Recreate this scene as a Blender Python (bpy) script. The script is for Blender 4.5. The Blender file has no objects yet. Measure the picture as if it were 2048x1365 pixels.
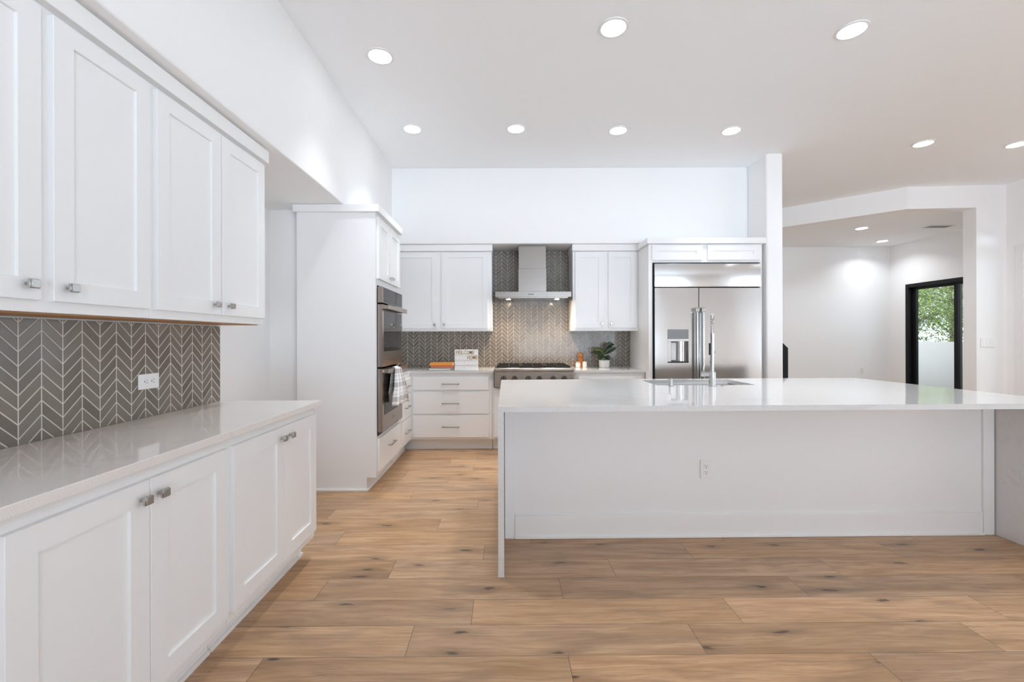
import bpy, bmesh, math, random
from mathutils import Vector, Matrix
random.seed(7)
S = bpy.context.scene
COL = S.collection
PI = math.pi

# ------------------------------------------------------------------ camera
cam_d = bpy.data.cameras.new('camera')
cam = bpy.data.objects.new('camera', cam_d); COL.objects.link(cam)
cam.location = (0, 0, 1.28)
cam.rotation_euler = (PI / 2, 0.0025, 0)
cam_d.sensor_width = 36.0
cam_d.lens = 870 / 2048 * 36
cam_d.shift_x = (1024 - 1014) / 2048
cam_d.shift_y = -(682.5 - 677) / 2048
cam_d.clip_start = 0.02
S.camera = cam

# ------------------------------------------------------------------ world, exposure
S.view_settings.view_transform = 'Standard'
S.view_settings.look = 'None'
S.view_settings.gamma = 1.0
S.view_settings.exposure = 1.72
S.cycles.use_denoising = True
S.cycles.max_bounces = 16
S.cycles.diffuse_bounces = 14
S.cycles.glossy_bounces = 5
S.cycles.transparent_max_bounces = 10
S.cycles.sample_clamp_indirect = 6.0
S.cycles.caustics_reflective = False
S.cycles.caustics_refractive = False
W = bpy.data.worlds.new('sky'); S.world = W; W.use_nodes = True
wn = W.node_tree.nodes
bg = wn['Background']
# overcast sky above; brighter glow added below the horizon to light ceiling and panels
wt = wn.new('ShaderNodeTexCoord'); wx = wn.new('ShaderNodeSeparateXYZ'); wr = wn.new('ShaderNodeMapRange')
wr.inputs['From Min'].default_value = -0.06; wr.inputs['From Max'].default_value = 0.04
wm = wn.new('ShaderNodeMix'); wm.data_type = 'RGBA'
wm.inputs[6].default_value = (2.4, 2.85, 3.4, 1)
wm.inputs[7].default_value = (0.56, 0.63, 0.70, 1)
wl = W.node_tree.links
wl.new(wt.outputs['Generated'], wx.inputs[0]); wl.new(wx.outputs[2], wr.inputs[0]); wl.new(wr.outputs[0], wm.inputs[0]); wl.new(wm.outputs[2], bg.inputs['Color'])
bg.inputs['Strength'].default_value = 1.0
LAMP = 5.0            # radiance of the recessed lamps
LAMP_W = 1.6            # power of the beam each recessed lamp throws down
LAMP_COL = (0.905, 0.95, 1.0, 1)

# unseen openings added in wall_rear and wall_right for daylight; a portal only guides sampling
pl = bpy.data.lights.new('daylight_portal', 'AREA'); pl.shape = 'RECTANGLE'
pl.size = 3.7; pl.size_y = 2.5; pl.cycles.is_portal = True
po = bpy.data.objects.new('daylight_portal', pl); COL.objects.link(po)
po.location = (2.15, -3.45, 1.3); po.rotation_euler = (PI / 2, 0, 0)
pr_ = pl.copy(); pr_.size = 5.0
pq = bpy.data.objects.new('daylight_portal', pr_); COL.objects.link(pq)
pq.location = (6.64, 1.3, 1.3); pq.rotation_euler = (PI / 2, 0, PI / 2)

# ------------------------------------------------------------------ materials
def M(name, col=(0.8, 0.8, 0.8), rough=0.5, metal=0.0, coat=0.0, spec=0.5):
    m = bpy.data.materials.new(name); m.use_nodes = True
    b = m.node_tree.nodes['Principled BSDF']
    b.inputs['Base Color'].default_value = (*col, 1)
    b.inputs['Roughness'].default_value = rough
    b.inputs['Metallic'].default_value = metal
    b.inputs['Specular IOR Level'].default_value = spec
    b.inputs['Coat Weight'].default_value = coat
    b.inputs['Coat Roughness'].default_value = 0.05
    return m

def nd(m, typ, **kw):
    n = m.node_tree.nodes.new(typ)
    for k, v in kw.items(): setattr(n, k, v)
    return n

def lk(m, a, b): m.node_tree.links.new(a, b)

def math_(m, op, a, b=None, c=None):
    n = nd(m, 'ShaderNodeMath', operation=op)
    for i, v in enumerate((a, b, c)):
        if v is None: continue
        if isinstance(v, (int, float)): n.inputs[i].default_value = v
        else: lk(m, v, n.inputs[i])
    return n.outputs[0]

def mapr(m, v, a, b, c=0.0, d=1.0):
    n = nd(m, 'ShaderNodeMapRange'); n.interpolation_type = 'SMOOTHSTEP'
    lk(m, v, n.inputs[0])
    for i, x in enumerate((a, b, c, d)): n.inputs[i + 1].default_value = x
    return n.outputs[0]

def mixc(m, f, a, b):
    n = nd(m, 'ShaderNodeMix', data_type='RGBA')
    if isinstance(f, (int, float)): n.inputs[0].default_value = f
    else: lk(m, f, n.inputs[0])
    for i, v in ((6, a), (7, b)):
        if isinstance(v, tuple): n.inputs[i].default_value = (*v, 1)
        else: lk(m, v, n.inputs[i])
    return n.outputs[2]

def bsdf(m): return m.node_tree.nodes['Principled BSDF']

def noise(m, scale, detail=3, vec=None, dist=0.0, rough=0.5):
    n = nd(m, 'ShaderNodeTexNoise'); n.inputs['Scale'].default_value = scale
    n.inputs['Detail'].default_value = detail; n.inputs['Distortion'].default_value = dist
    n.inputs['Roughness'].default_value = rough
    if vec is not None: lk(m, vec, n.inputs['Vector'])
    return n.outputs[0]

def bump(m, h, strength, dist):
    n = nd(m, 'ShaderNodeBump'); n.inputs['Strength'].default_value = strength
    n.inputs['Distance'].default_value = dist
    lk(m, h, n.inputs['Height']); lk(m, n.outputs[0], bsdf(m).inputs['Normal'])

def objco(m): return nd(m, 'ShaderNodeTexCoord').outputs['Object']

def scaled(m, vec, s):
    n = nd(m, 'ShaderNodeVectorMath', operation='MULTIPLY'); lk(m, vec, n.inputs[0])
    n.inputs[1].default_value = s; return n.outputs[0]

# painted drywall with a faint orange-peel texture
wall_m = M('wall_paint', (0.885, 0.889, 0.889), 0.62)
bump(wall_m, noise(wall_m, 160, 2, objco(wall_m)), 0.05, 0.002)
ceil_m = M('ceiling_paint', (0.905, 0.925, 0.94), 0.75)
bump(ceil_m, noise(ceil_m, 140, 2, objco(ceil_m)), 0.05, 0.002)
cab_m = M('cabinet_paint', (0.826, 0.832, 0.834), 0.34)
trim_m = M('trim_paint', (0.84, 0.84, 0.835), 0.4)
black_m = M('black_metal', (0.006, 0.006, 0.007), 0.55, spec=0.25)
dark_m = M('dark_gap', (0.012, 0.011, 0.01), 0.6)
white_pl = M('white_plastic', (0.82, 0.82, 0.81), 0.3)
slot_m = M('slot_dark', (0.02, 0.02, 0.02), 0.5)
grate_m = M('cast_iron', (0.018, 0.016, 0.015), 0.5)
chrome_m = M('chrome', (0.58, 0.58, 0.58), 0.08, 1.0)
nickel_m = M('satin_nickel', (0.50, 0.49, 0.47), 0.22, 1.0)
wood_u = M('raw_maple', (0.42, 0.20, 0.075), 0.5)
wv = noise(wood_u, 6, 4, scaled(wood_u, objco(wood_u), (1, 14, 14)))
lk(wood_u, mixc(wood_u, wv, (0.34, 0.15, 0.05), (0.55, 0.28, 0.11)), bsdf(wood_u).inputs['Base Color'])

def steel(name, col, rough, wob=0.0, axis=(1, 1, 90)):
    m = M(name, col, rough, 1.0)
    oc = objco(m)
    f = noise(m, 9, 3, scaled(m, oc, axis))
    r = math_(m, 'MULTIPLY_ADD', f, 0.10, rough - 0.05)
    lk(m, r, bsdf(m).inputs['Roughness'])
    if not wob: bump(m, f, 0.3, 0.0005)
    if wob:
        w = noise(m, 2.6, 1, oc)
        bump(m, w, 0.5, wob)
    return m
steel_m = steel('brushed_steel', (0.40, 0.365, 0.335), 0.27)
fridge_m = steel('fridge_steel', (0.665, 0.672, 0.675), 0.16, 0.007)
oven_m = steel('oven_steel', (0.36, 0.305, 0.265), 0.25)
oven_glass = M('oven_glass', (0.035, 0.026, 0.022), 0.04)
bsdf(oven_glass).inputs['IOR'].default_value = 1.25
disp_m = M('dispenser_grey', (0.22, 0.23, 0.235), 0.3)
disp_l = M('dispenser_light', (0.75, 0.75, 0.75), 0.3)

# quartz
def quartz(name, a, b):
    m = M(name, a, 0.045)
    oc = objco(m)
    sp = noise(m, 420, 2, oc)
    cl = noise(m, 1.3, 5, oc, 1.6)
    vein = math_(m, 'ABSOLUTE', math_(m, 'SUBTRACT', cl, 0.5))
    vm = mapr(m, vein, 0.0, 0.012, 0.22, 0.0)
    c1 = mixc(m, mapr(m, sp, 0.35, 0.65), b, a)
    c2 = mixc(m, vm, c1, (b[0] * 0.82, b[1] * 0.8, b[2] * 0.78))
    lk(m, c2, bsdf(m).inputs['Base Color'])
    return m
quartz_m = quartz('white_quartz', (0.71, 0.705, 0.70), (0.62, 0.615, 0.605))
quartz_b = quartz('buffet_quartz', (0.80, 0.765, 0.73), (0.70, 0.665, 0.63))

# chevron tile: u horizontal, v vertical (metres); phase (u0, v0) puts a peak there
def chevron(name, uaxis, u0, v0, cw=0.0757, rh=0.0508):
    m = M(name, (0.3, 0.26, 0.22), 0.16)
    sx = nd(m, 'ShaderNodeSeparateXYZ'); lk(m, objco(m), sx.inputs[0])
    u = math_(m, 'SUBTRACT', sx.outputs[uaxis], u0 - 40 * cw)
    v = math_(m, 'SUBTRACT', sx.outputs[2], v0)
    cu = math_(m, 'DIVIDE', u, cw)
    tri = math_(m, 'ABSOLUTE', math_(m, 'SUBTRACT', math_(m, 'MULTIPLY', math_(m, 'FRACT', math_(m, 'ADD', math_(m, 'MULTIPLY', cu, 0.5), 0.5)), 2.0), 1.0))
    # tri = 0 at a peak, 1 at a valley
    tri2 = math_(m, 'SUBTRACT', 1.0, tri)
    tri2 = tri2 if False else tri
    p = math_(m, 'ADD', v, math_(m, 'MULTIPLY', tri2, cw))
    pr = math_(m, 'DIVIDE', math_(m, 'ADD', p, 60 * rh), rh)
    fp = math_(m, 'FRACT', pr)
    fc = math_(m, 'FRACT', cu)
    dp = math_(m, 'MULTIPLY', math_(m, 'MINIMUM', fp, math_(m, 'SUBTRACT', 1.0, fp)), rh * 0.707)
    dc = math_(m, 'MULTIPLY', math_(m, 'MINIMUM', fc, math_(m, 'SUBTRACT', 1.0, fc)), cw)
    d = math_(m, 'MINIMUM', dp, dc)
    g = mapr(m, d, 0.0015, 0.0025)                     # 0 grout, 1 tile
    idv = nd(m, 'ShaderNodeCombineXYZ')
    lk(m, math_(m, 'FLOOR', cu), idv.inputs[0]); lk(m, math_(m, 'FLOOR', pr), idv.inputs[1])
    wn_ = nd(m, 'ShaderNodeTexWhiteNoise'); wn_.noise_dimensions = '3D'; lk(m, idv.outputs[0], wn_.inputs['Vector'])
    cl = noise(m, 9, 3, objco(m))
    f = math_(m, 'ADD', math_(m, 'MULTIPLY', wn_.outputs[0], 0.65), math_(m, 'MULTIPLY', cl, 0.35))
    tc = mixc(m, f, (0.148, 0.128, 0.105), (0.25, 0.215, 0.178))
    tcool = mixc(m, math_(m, 'MULTIPLY', wn_.outputs[0], 0.25), tc, (0.19, 0.18, 0.155))
    lk(m, mixc(m, g, (0.60, 0.56, 0.51), tcool), bsdf(m).inputs['Base Color'])
    lk(m, mapr(m, g, 0, 1, 0.7, 0.13), bsdf(m).inputs['Roughness'])
    hb = math_(m, 'ADD', mapr(m, d, 0.0008, 0.004), math_(m, 'MULTIPLY', noise(m, 26, 2, objco(m)), 0.35))
    bump(m, hb, 0.5, 0.002)
    return m

# plank floor: UV in metres per plank, colour attribute 'rnd' per plank
floor_m = M('oak_plank', (0.4, 0.26, 0.16), 0.36)
def build_floor_mat(m):
    uv = nd(m, 'ShaderNodeUVMap'); uv.uv_map = 'plank'
    at = nd(m, 'ShaderNodeAttribute'); at.attribute_name = 'rnd'
    ed = nd(m, 'ShaderNodeUVMap'); ed.uv_map = 'edge'
    off = nd(m, 'ShaderNodeVectorMath', operation='MULTIPLY_ADD')
    lk(m, at.outputs['Vector'], off.inputs[0]); off.inputs[1].default_value = (41, 17, 29); lk(m, uv.outputs[0], off.inputs[2])
    P = off.outputs[0]
    warp = noise(m, 1.6, 2, scaled(m, P, (1, 4, 1)))
    addw = nd(m, 'ShaderNodeVectorMath', operation='ADD')
    cw = nd(m, 'ShaderNodeCombineXYZ'); lk(m, math_(m, 'MULTIPLY', warp, 0.07), cw.inputs[1])
    lk(m, P, addw.inputs[0]); lk(m, cw.outputs[0], addw.inputs[1])
    G = addw.outputs[0]
    # knots
    vo = nd(m, 'ShaderNodeTexVoronoi', voronoi_dimensions='2D'); vo.inputs['Scale'].default_value = 1.0
    lk(m, scaled(m, G, (2.3, 8.0, 1)), vo.inputs['Vector'])
    vc = nd(m, 'ShaderNodeSeparateColor'); lk(m, vo.outputs['Color'], vc.inputs[0])
    mask = math_(m, 'GREATER_THAN', vc.outputs[0], 0.74)
    ragged = math_(m, 'ADD', vo.outputs['Distance'], math_(m, 'MULTIPLY', math_(m, 'SUBTRACT', noise(m, 22, 3, scaled(m, G, (0.8, 3.5, 1))), 0.5), 0.26))
    knot = math_(m, 'MULTIPLY', mapr(m, ragged, 0.02, 0.11, 1, 0), mask)
    halo = math_(m, 'MULTIPLY', mapr(m, ragged, 0.05, 0.42, 1, 0), mask)
    fine = noise(m, 10, 4, scaled(m, G, (0.35, 10, 1)), 0.25, 0.7)
    hair = noise(m, 10, 2, scaled(m, G, (0.9, 30, 1)), 0.1, 0.6)
    band = noise(m, 2.2, 4, scaled(m, G, (0.8, 10, 1)), 0.8)
    blot = noise(m, 1.7, 3, scaled(m, P, (1.5, 5.5, 1)), 0.5)
    pores = noise(m, 12, 2, scaled(m, P, (1.2, 18, 1)), 0.0, 0.5)
    base = mixc(m, mapr(m, band, 0.3, 0.7), (0.385, 0.226, 0.118), (0.545, 0.35, 0.205))
    base = mixc(m, mapr(m, blot, 0.52, 0.72, 0, 0.55), base, (0.225, 0.145, 0.092))
    base = mixc(m, mapr(m, fine, 0.45, 0.70, 0, 0.55), base, (0.24, 0.145, 0.083))
    base = mixc(m, mapr(m, hair, 0.35, 0.75, 0, 0.42), base, (0.25, 0.15, 0.085))
    base = mixc(m, mapr(m, pores, 0.66, 0.76, 0, 0.5), base, (0.13, 0.078, 0.045))
    base = mixc(m, math_(m, 'MULTIPLY', halo, 0.5), base, (0.20, 0.125, 0.075))
    base = mixc(m, math_(m, 'MULTIPLY', knot, 0.85), base, (0.05, 0.031, 0.02))
    sr = nd(m, 'ShaderNodeSeparateColor'); lk(m, at.outputs['Color'], sr.inputs[0])
    br = math_(m, 'MULTIPLY_ADD', sr.outputs[1], 0.24, 0.90)
    hs = nd(m, 'ShaderNodeHueSaturation'); lk(m, br, hs.inputs['Value']); lk(m, base, hs.inputs['Color'])
    lk(m, math_(m, 'MULTIPLY_ADD', sr.outputs[2], 0.12, 0.95), hs.inputs['Saturation'])
    # seam from the 'edge' map: (distance to the end joint, distance to the long edge)
    se = nd(m, 'ShaderNodeSeparateXYZ'); lk(m, ed.outputs[0], se.inputs[0])
    L = 1.22; Wd = 0.19
    de = math_(m, 'MINIMUM', se.outputs[0], math_(m, 'SUBTRACT', L, se.outputs[0]))
    dl = math_(m, 'MINIMUM', se.outputs[1], math_(m, 'SUBTRACT', Wd, se.outputs[1]))
    dd = math_(m, 'MINIMUM', de, dl)
    seam = mapr(m, dd, 0.0005, 0.0022, 1, 0)
    col = mixc(m, math_(m, 'MULTIPLY', seam, 0.72), hs.outputs[0], (0.05, 0.033, 0.022))
    lk(m, col, bsdf(m).inputs['Base Color'])
    lk(m, mapr(m, fine, 0.3, 0.8, 0.30, 0.48), bsdf(m).inputs['Roughness'])
    bump(m, math_(m, 'SUBTRACT', math_(m, 'MULTIPLY', fine, 0.15), seam), 0.35, 0.0012)
build_floor_mat(floor_m)

def emit(name, col, s):
    m = bpy.data.materials.new(name); m.use_nodes = True
    nt = m.node_tree; nt.nodes.clear()
    e = nt.nodes.new('ShaderNodeEmission'); o = nt.nodes.new('ShaderNodeOutputMaterial')
    e.inputs[0].default_value = col; e.inputs[1].default_value = s
    nt.links.new(e.outputs[0], o.inputs[0]); return m
lamp_m = emit('lamp_lens', LAMP_COL, LAMP)
hood_lamp_m = emit('hood_lamp', (1.0, 0.80, 0.60, 1), 90.0)

glass_m = bpy.data.materials.new('pane_glass'); glass_m.use_nodes = True
nt = glass_m.node_tree; nt.nodes.clear()
g1 = nt.nodes.new('ShaderNodeBsdfTransparent'); g2 = nt.nodes.new('ShaderNodeBsdfGlossy'); g2.inputs['Roughness'].default_value = 0.0
lw = nt.nodes.new('ShaderNodeLayerWeight'); lw.inputs[0].default_value = 0.5
pw = nt.nodes.new('ShaderNodeMath'); pw.operation = 'POWER'; pw.inputs[1].default_value = 4.0
fr = nt.nodes.new('ShaderNodeMath'); fr.operation = 'MULTIPLY_ADD'; fr.inputs[1].default_value = 0.85; fr.inputs[2].default_value = 0.05
nt.links.new(lw.outputs['Facing'], pw.inputs[0]); nt.links.new(pw.outputs[0], fr.inputs[0])
mx = nt.nodes.new('ShaderNodeMixShader'); go = nt.nodes.new('ShaderNodeOutputMaterial')
g1.inputs[0].default_value = (0.95, 0.97, 0.96, 1)
nt.links.new(fr.outputs[0], mx.inputs[0]); nt.links.new(g1.outputs[0], mx.inputs[1]); nt.links.new(g2.outputs[0], mx.inputs[2]); nt.links.new(mx.outputs[0], go.inputs[0])

# ------------------------------------------------------------------ mesh helpers
def box(bm, x0, x1, y0, y1, z0, z1, bev=0.0, seg=2):
    r = bmesh.ops.create_cube(bm, size=1.0)
    vs = r['verts']
    for v in vs:
        v.co = Vector(((x0 + x1) / 2 + v.co.x * (x1 - x0), (y0 + y1) / 2 + v.co.y * (y1 - y0), (z0 + z1) / 2 + v.co.z * (z1 - z0)))
    if bev:
        es = list({e for v in vs for e in v.link_edges})
        bmesh.ops.bevel(bm, geom=es, offset=bev, segments=seg, profile=0.5, affect='EDGES')

def prism(bm, pts, z0, z1):
    a = [bm.verts.new((x, y, z0)) for x, y in pts]; b = [bm.verts.new((x, y, z1)) for x, y in pts]
    n = len(pts)
    bm.faces.new(a[::-1]); bm.faces.new(b)
    for i in range(n): bm.faces.new((a[i], a[(i + 1) % n], b[(i + 1) % n], b[i]))

def lathe(bm, prof, seg=32, c=(0, 0, 0), mat=None, ribs=None):
    """prof: list of (r, z). mat: optional 4x4 applied to the points."""
    rings = []
    for r, z in prof:
        ring = []
        for i in range(seg):
            a = 2 * PI * i / seg
            rr = r * (1 + (ribs[1] * math.cos(ribs[0] * a) if ribs else 0))
            p = Vector((c[0] + rr * math.cos(a), c[1] + rr * math.sin(a), c[2] + z))
            if mat: p = mat @ p
            ring.append(bm.verts.new(p))
        rings.append(ring)
    for k in range(len(rings) - 1):
        for i in range(seg):
            bm.faces.new((rings[k][i], rings[k][(i + 1) % seg], rings[k + 1][(i + 1) % seg], rings[k + 1][i]))
    if prof[0][0] > 1e-6: bm.faces.new(rings[0][::-1])
    if prof[-1][0] > 1e-6: bm.faces.new(rings[-1])

def tube(bm, path, r, seg=12, rf=None):
    pts = [Vector(p) for p in path]
    t0 = (pts[1] - pts[0]).normalized()
    up = Vector((0, 0, 1)) if abs(t0.z) < 0.9 else Vector((1, 0, 0))
    n = t0.cross(up).normalized()
    rings = []
    for i, p in enumerate(pts):
        t = (pts[min(i + 1, len(pts) - 1)] - pts[max(i - 1, 0)]).normalized()
        n = (n - t * n.dot(t)).normalized(); b = t.cross(n)
        rr = rf(i / (len(pts) - 1)) if rf else r
        rings.append([bm.verts.new(p + (n * math.cos(2 * PI * k / seg) + b * math.sin(2 * PI * k / seg)) * rr) for k in range(seg)])
    for k in range(len(rings) - 1):
        for i in range(seg):
            bm.faces.new((rings[k][i], rings[k][(i + 1) % seg], rings[k + 1][(i + 1) % seg], rings[k + 1][i]))
    bm.faces.new(rings[0][::-1]); bm.faces.new(rings[-1])

def cyl(bm, p0, p1, r, seg=20): tube(bm, [p0, p1], r, seg)

def shaker(bm, x0, x1, z0, z1, th=0.02, rail=0.065, rec=0.009):
    """door slab in front of y=0 facing -Y with a recessed centre panel"""
    yf = -th; e = 0.0015; s = 0.003
    def ring(a, y): return [bm.verts.new(p) for p in ((x0 + a, y, z0 + a), (x1 - a, y, z0 + a), (x1 - a, y, z1 - a), (x0 + a, y, z1 - a))]
    R = [ring(0, 0), ring(0, yf + e), ring(e, yf), ring(rail, yf), ring(rail + s * 0.6, yf + rec)]
    bm.faces.new(R[0])
    for k in range(len(R) - 1):
        for i in range(4): bm.faces.new((R[k][i], R[k + 1][i], R[k + 1][(i + 1) % 4], R[k][(i + 1) % 4]))
    bm.faces.new(R[-1][::-1])

def mk(name, bm, mat, parent=None, loc=(0, 0, 0), rot=(0, 0, 0), ang=22):
    bmesh.ops.recalc_face_normals(bm, faces=bm.faces)
    me = bpy.data.meshes.new(name); bm.to_mesh(me); bm.free()
    for m in (mat if isinstance(mat, (list, tuple)) else [mat]): me.materials.append(m)
    me.polygons.foreach_set('use_smooth', [True] * len(me.polygons))
    me.set_sharp_from_angle(angle=math.radians(ang))
    o = bpy.data.objects.new(name, me); COL.objects.link(o)
    o.location = loc; o.rotation_euler = rot
    if parent: o.parent = parent
    return o

def NB(): return bmesh.new()

def tag(o, label, cat, group=None):
    o['label'] = label; o['category'] = cat
    if group: o['group'] = group
    return o

def thing(name, label, cat, loc=(0, 0, 0), rz=0.0, group=None):
    o = bpy.data.objects.new(name, None); COL.objects.link(o)
    o.empty_display_size = 0.1
    o.location = loc; o.rotation_euler = (0, 0, rz)
    return tag(o, label, cat, group)

def struct(name, bm, mat, **k):
    o = mk(name, bm, mat, **k); o['kind'] = 'structure'; return o

def sbox(name, mat, *b, bev=0.0):
    bm = NB(); box(bm, *b, bev=bev); return struct(name, bm, mat)

# ------------------------------------------------------------------ the room
ZC = 3.31; ZS = 2.405
# floor
def build_floor():
    known = {0: 0.257, 1: -0.40, 2: -0.148, 3: -0.93, 4: -0.62, 5: -0.12, 6: -1.05, 7: -0.446, 8: -1.26, 9: -0.2, 10: -0.75, 11: -1.05, 12: -0.5, 13: -0.93, 14: -0.3}
    verts, faces, uvs, eds, cols = [], [], [], [], []
    rng = random.Random(3)
    L, w, y00 = 1.22, 0.19, 1.5615
    for r in range(-30, 40):
        ya, yb = y00 + r * w, y00 + (r + 1) * w
        if yb < -3.6 or ya > 8.6: continue
        off = known.get(r, rng.uniform(-1.2, 0))
        k0 = math.floor((-2.4 - off) / L); k1 = math.ceil((8.0 - off) / L)
        for k in range(k0, k1):
            xa, xb = off + k * L, off + (k + 1) * L
            i = len(verts)
            verts += [(xa, ya, 0), (xb, ya, 0), (xb, yb, 0), (xa, yb, 0)]
            faces.append((i, i + 1, i + 2, i + 3))
            uvs += [(0, 0), (L, 0), (L, w), (0, w)]
            cols += [(rng.random(), rng.random(), rng.random(), 1)] * 4
    me = bpy.data.meshes.new('floor'); me.from_pydata(verts, [], faces)
    me.uv_layers.new(name='plank'); me.uv_layers.new(name='edge')
    me.color_attributes.new('rnd', 'FLOAT_COLOR', 'CORNER')
    u = me.uv_layers['plank']; e = me.uv_layers['edge']; ca = me.color_attributes['rnd']
    for i, (a, b) in enumerate(uvs):
        u.data[i].uv = (a, b); e.data[i].uv = (a, b); ca.data[i].color = cols[i]
    me.materials.append(floor_m)
    o = bpy.data.objects.new('floor', me); COL.objects.link(o); o['kind'] = 'structure'
    o.rotation_euler = (0, 0, 0.008)
build_floor()

sbox('ceiling', ceil_m, -2.4, 6.85, -3.6, 8.6, ZC, ZC + 0.12)
# left wall, the long dropped header above it, the alcove beyond its end
def rounded_wall(name, x0, x1, y0, y1, z0, z1, corners, r, mat=wall_m):
    """box with bullnosed vertical corners; corners: set of 'x1y0' style keys"""
    pts = []
    for key, cx, cy, a0 in (('x0y0', x0, y0, PI), ('x1y0', x1, y0, 1.5 * PI), ('x1y1', x1, y1, 0), ('x0y1', x0, y1, 0.5 * PI)):
        if key in corners:
            ox = cx + r if 'x0' in key else cx - r; oy = cy + r if 'y0' in key else cy - r
            for i in range(9):
                a = a0 + 0.5 * PI * i / 8; pts.append((ox + r * math.cos(a), oy + r * math.sin(a)))
        else: pts.append((cx, cy))
    bm = NB(); prism(bm, pts, z0, z1); return struct(name, bm, mat)
rounded_wall('wall_left', -2.4, -1.70, -3.6, 2.592, 0, ZS, {'x1y1'}, 0.018)
bm = NB(); box(bm, -2.4, -1.36, -3.6, 5.35, ZS, ZC, bev=0.012, seg=3); struct('wall_left_header', bm, wall_m)
sbox('wall_left_alcove', wall_m, -2.4, -2.07, 2.592, 3.80, 0, ZS)
rounded_wall('wall_left_far', -2.4, -1.83, 3.80, 5.59, 0, ZS, {'x1y0'}, 0.055)
sbox('wall_back', wall_m, -2.4, 3.05, 5.592, 5.80, 0, ZC)
bm = NB(); box(bm, -1.55, 2.869, 5.17, 5.592, ZS, ZC, bev=0.012, seg=3); struct('wall_back_upper', bm, wall_m)
rounded_wall('wall_right_stub', 2.87, 3.05, 4.80, 5.592, 0, ZC, {'x0y0', 'x1y0'}, 0.02)
# tiles
tile_l = chevron('chevron_tile_left', 1, 1.579, 1.262)
tile_b = chevron('chevron_tile_back', 0, -0.973, 1.173)
sbox('wall_left_tile', tile_l, -1.70, -1.690, 0.2, 2.564, 0.9145, 1.354)
sbox('wall_back_tile', tile_b, -1.829, 1.575, 5.58, 5.5915, 0.9145, ZS - 0.001)

# hall and far room on the right
hdr = [(2.55, 8.40), (4.33, 6.82), (5.40, 5.87), (6.65, 5.79)]
def off_line(pts, t):
    """offset polyline to the far side by t"""
    out = []
    for i, p in enumerate(pts):
        ds = []
        if i > 0: ds.append((Vector(p) - Vector(pts[i - 1])).normalized())
        if i < len(pts) - 1: ds.append((Vector(pts[i + 1]) - Vector(p)).normalized())
        ns = [Vector((-d.y, d.x)) for d in ds]
        n = sum(ns, Vector((0, 0))).normalized()
        c = n.dot(ns[0])
        out.append(tuple(Vector(p) + n * (t / c)))
    return out
hdr2 = off_line(hdr, 0.17)
bm = NB(); prism(bm, hdr + hdr2[::-1], 3.012, ZC); struct('wall_hall_header', bm, wall_m)
bm = NB(); prism(bm, hdr2 + [(7.4, 5.96), (7.4, 8.4)], 3.03, ZC); struct('ceiling_far_room', bm, ceil_m)
bm = NB(); prism(bm, [(6.275, 5.813), (6.65, 5.79), (6.65, 5.96), (6.275, 5.983)], 0, 3.012); struct('wall_hall_pier', bm, wall_m)
bm = NB()  # right wall; openings out of view are added to bring daylight in
for a, b in ((-3.6, -1.2), (1.2, 1.4), (3.8, 4.711), (5.579, 5.79)): box(bm, 6.65, 6.85, a, b, 0, ZC)
for a, b in ((-1.2, 1.2), (1.4, 3.8), (4.711, 5.579)): box(bm, 6.65, 6.85, a, b, 2.6, ZC)
struct('wall_right', bm, wall_m)
sbox('wall_far_room_side', wall_m, 6.65, 7.6, 5.79, 5.96, 0, ZC)
sbox('wall_far_room_back', wall_m, 2.3, 7.6, 8.40, 8.60, 0, ZC)
sbox('wall_hall_left', wall_m, 2.2, 2.4, 5.80, 8.60, 0, ZC)
# wall with the sliding door opening (Y 6.25..8.08, Z 0..2.26)
bm = NB()
box(bm, 7.4, 7.56, 8.08, 8.40, 0, ZC); box(bm, 7.4, 7.56, 5.96, 6.25, 0, ZC); box(bm, 7.4, 7.56, 6.25, 8.08, 2.26, ZC)
struct('wall_far_room_right', bm, wall_m)
# rear wall with a wide unseen opening added to let daylight in
bm = NB()
for a, b in ((-2.4, 0.3), (4.0, 6.85)): box(bm, a, b, -3.6, -3.45, 0, ZC)
for a, b in ((0.3, 4.0),): box(bm, a, b, -3.6, -3.45, 2.6, ZC)
struct('wall_rear', bm, wall_m)
# white door in the right-hand wall, glass added to light the hall, its casing just inside the frame
bm = NB(); box(bm, 6.63, 6.649, 5.58, 5.67, 0.001, 2.486, bev=0.003); box(bm, 6.63, 6.649, 4.62, 4.71, 0.001, 2.486, bev=0.003); box(bm, 6.63, 6.649, 4.71, 5.58, 2.396, 2.486, bev=0.003)
d1 = struct('door_1', bm, trim_m)
bm = NB()
for b in ((4.712, 4.80, 0.004, 2.394), (5.49, 5.578, 0.004, 2.394), (4.80, 5.49, 0.004, 0.2), (4.80, 5.49, 2.3, 2.394)): box(bm, 6.70, 6.745, b[0], b[1], b[2], b[3])
mk('door_sash', bm, cab_m, d1)
bm = NB(); box(bm, 6.719, 6.725, 4.795, 5.495, 0.195, 2.305); mk('glass_pane', bm, glass_m, d1)
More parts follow.
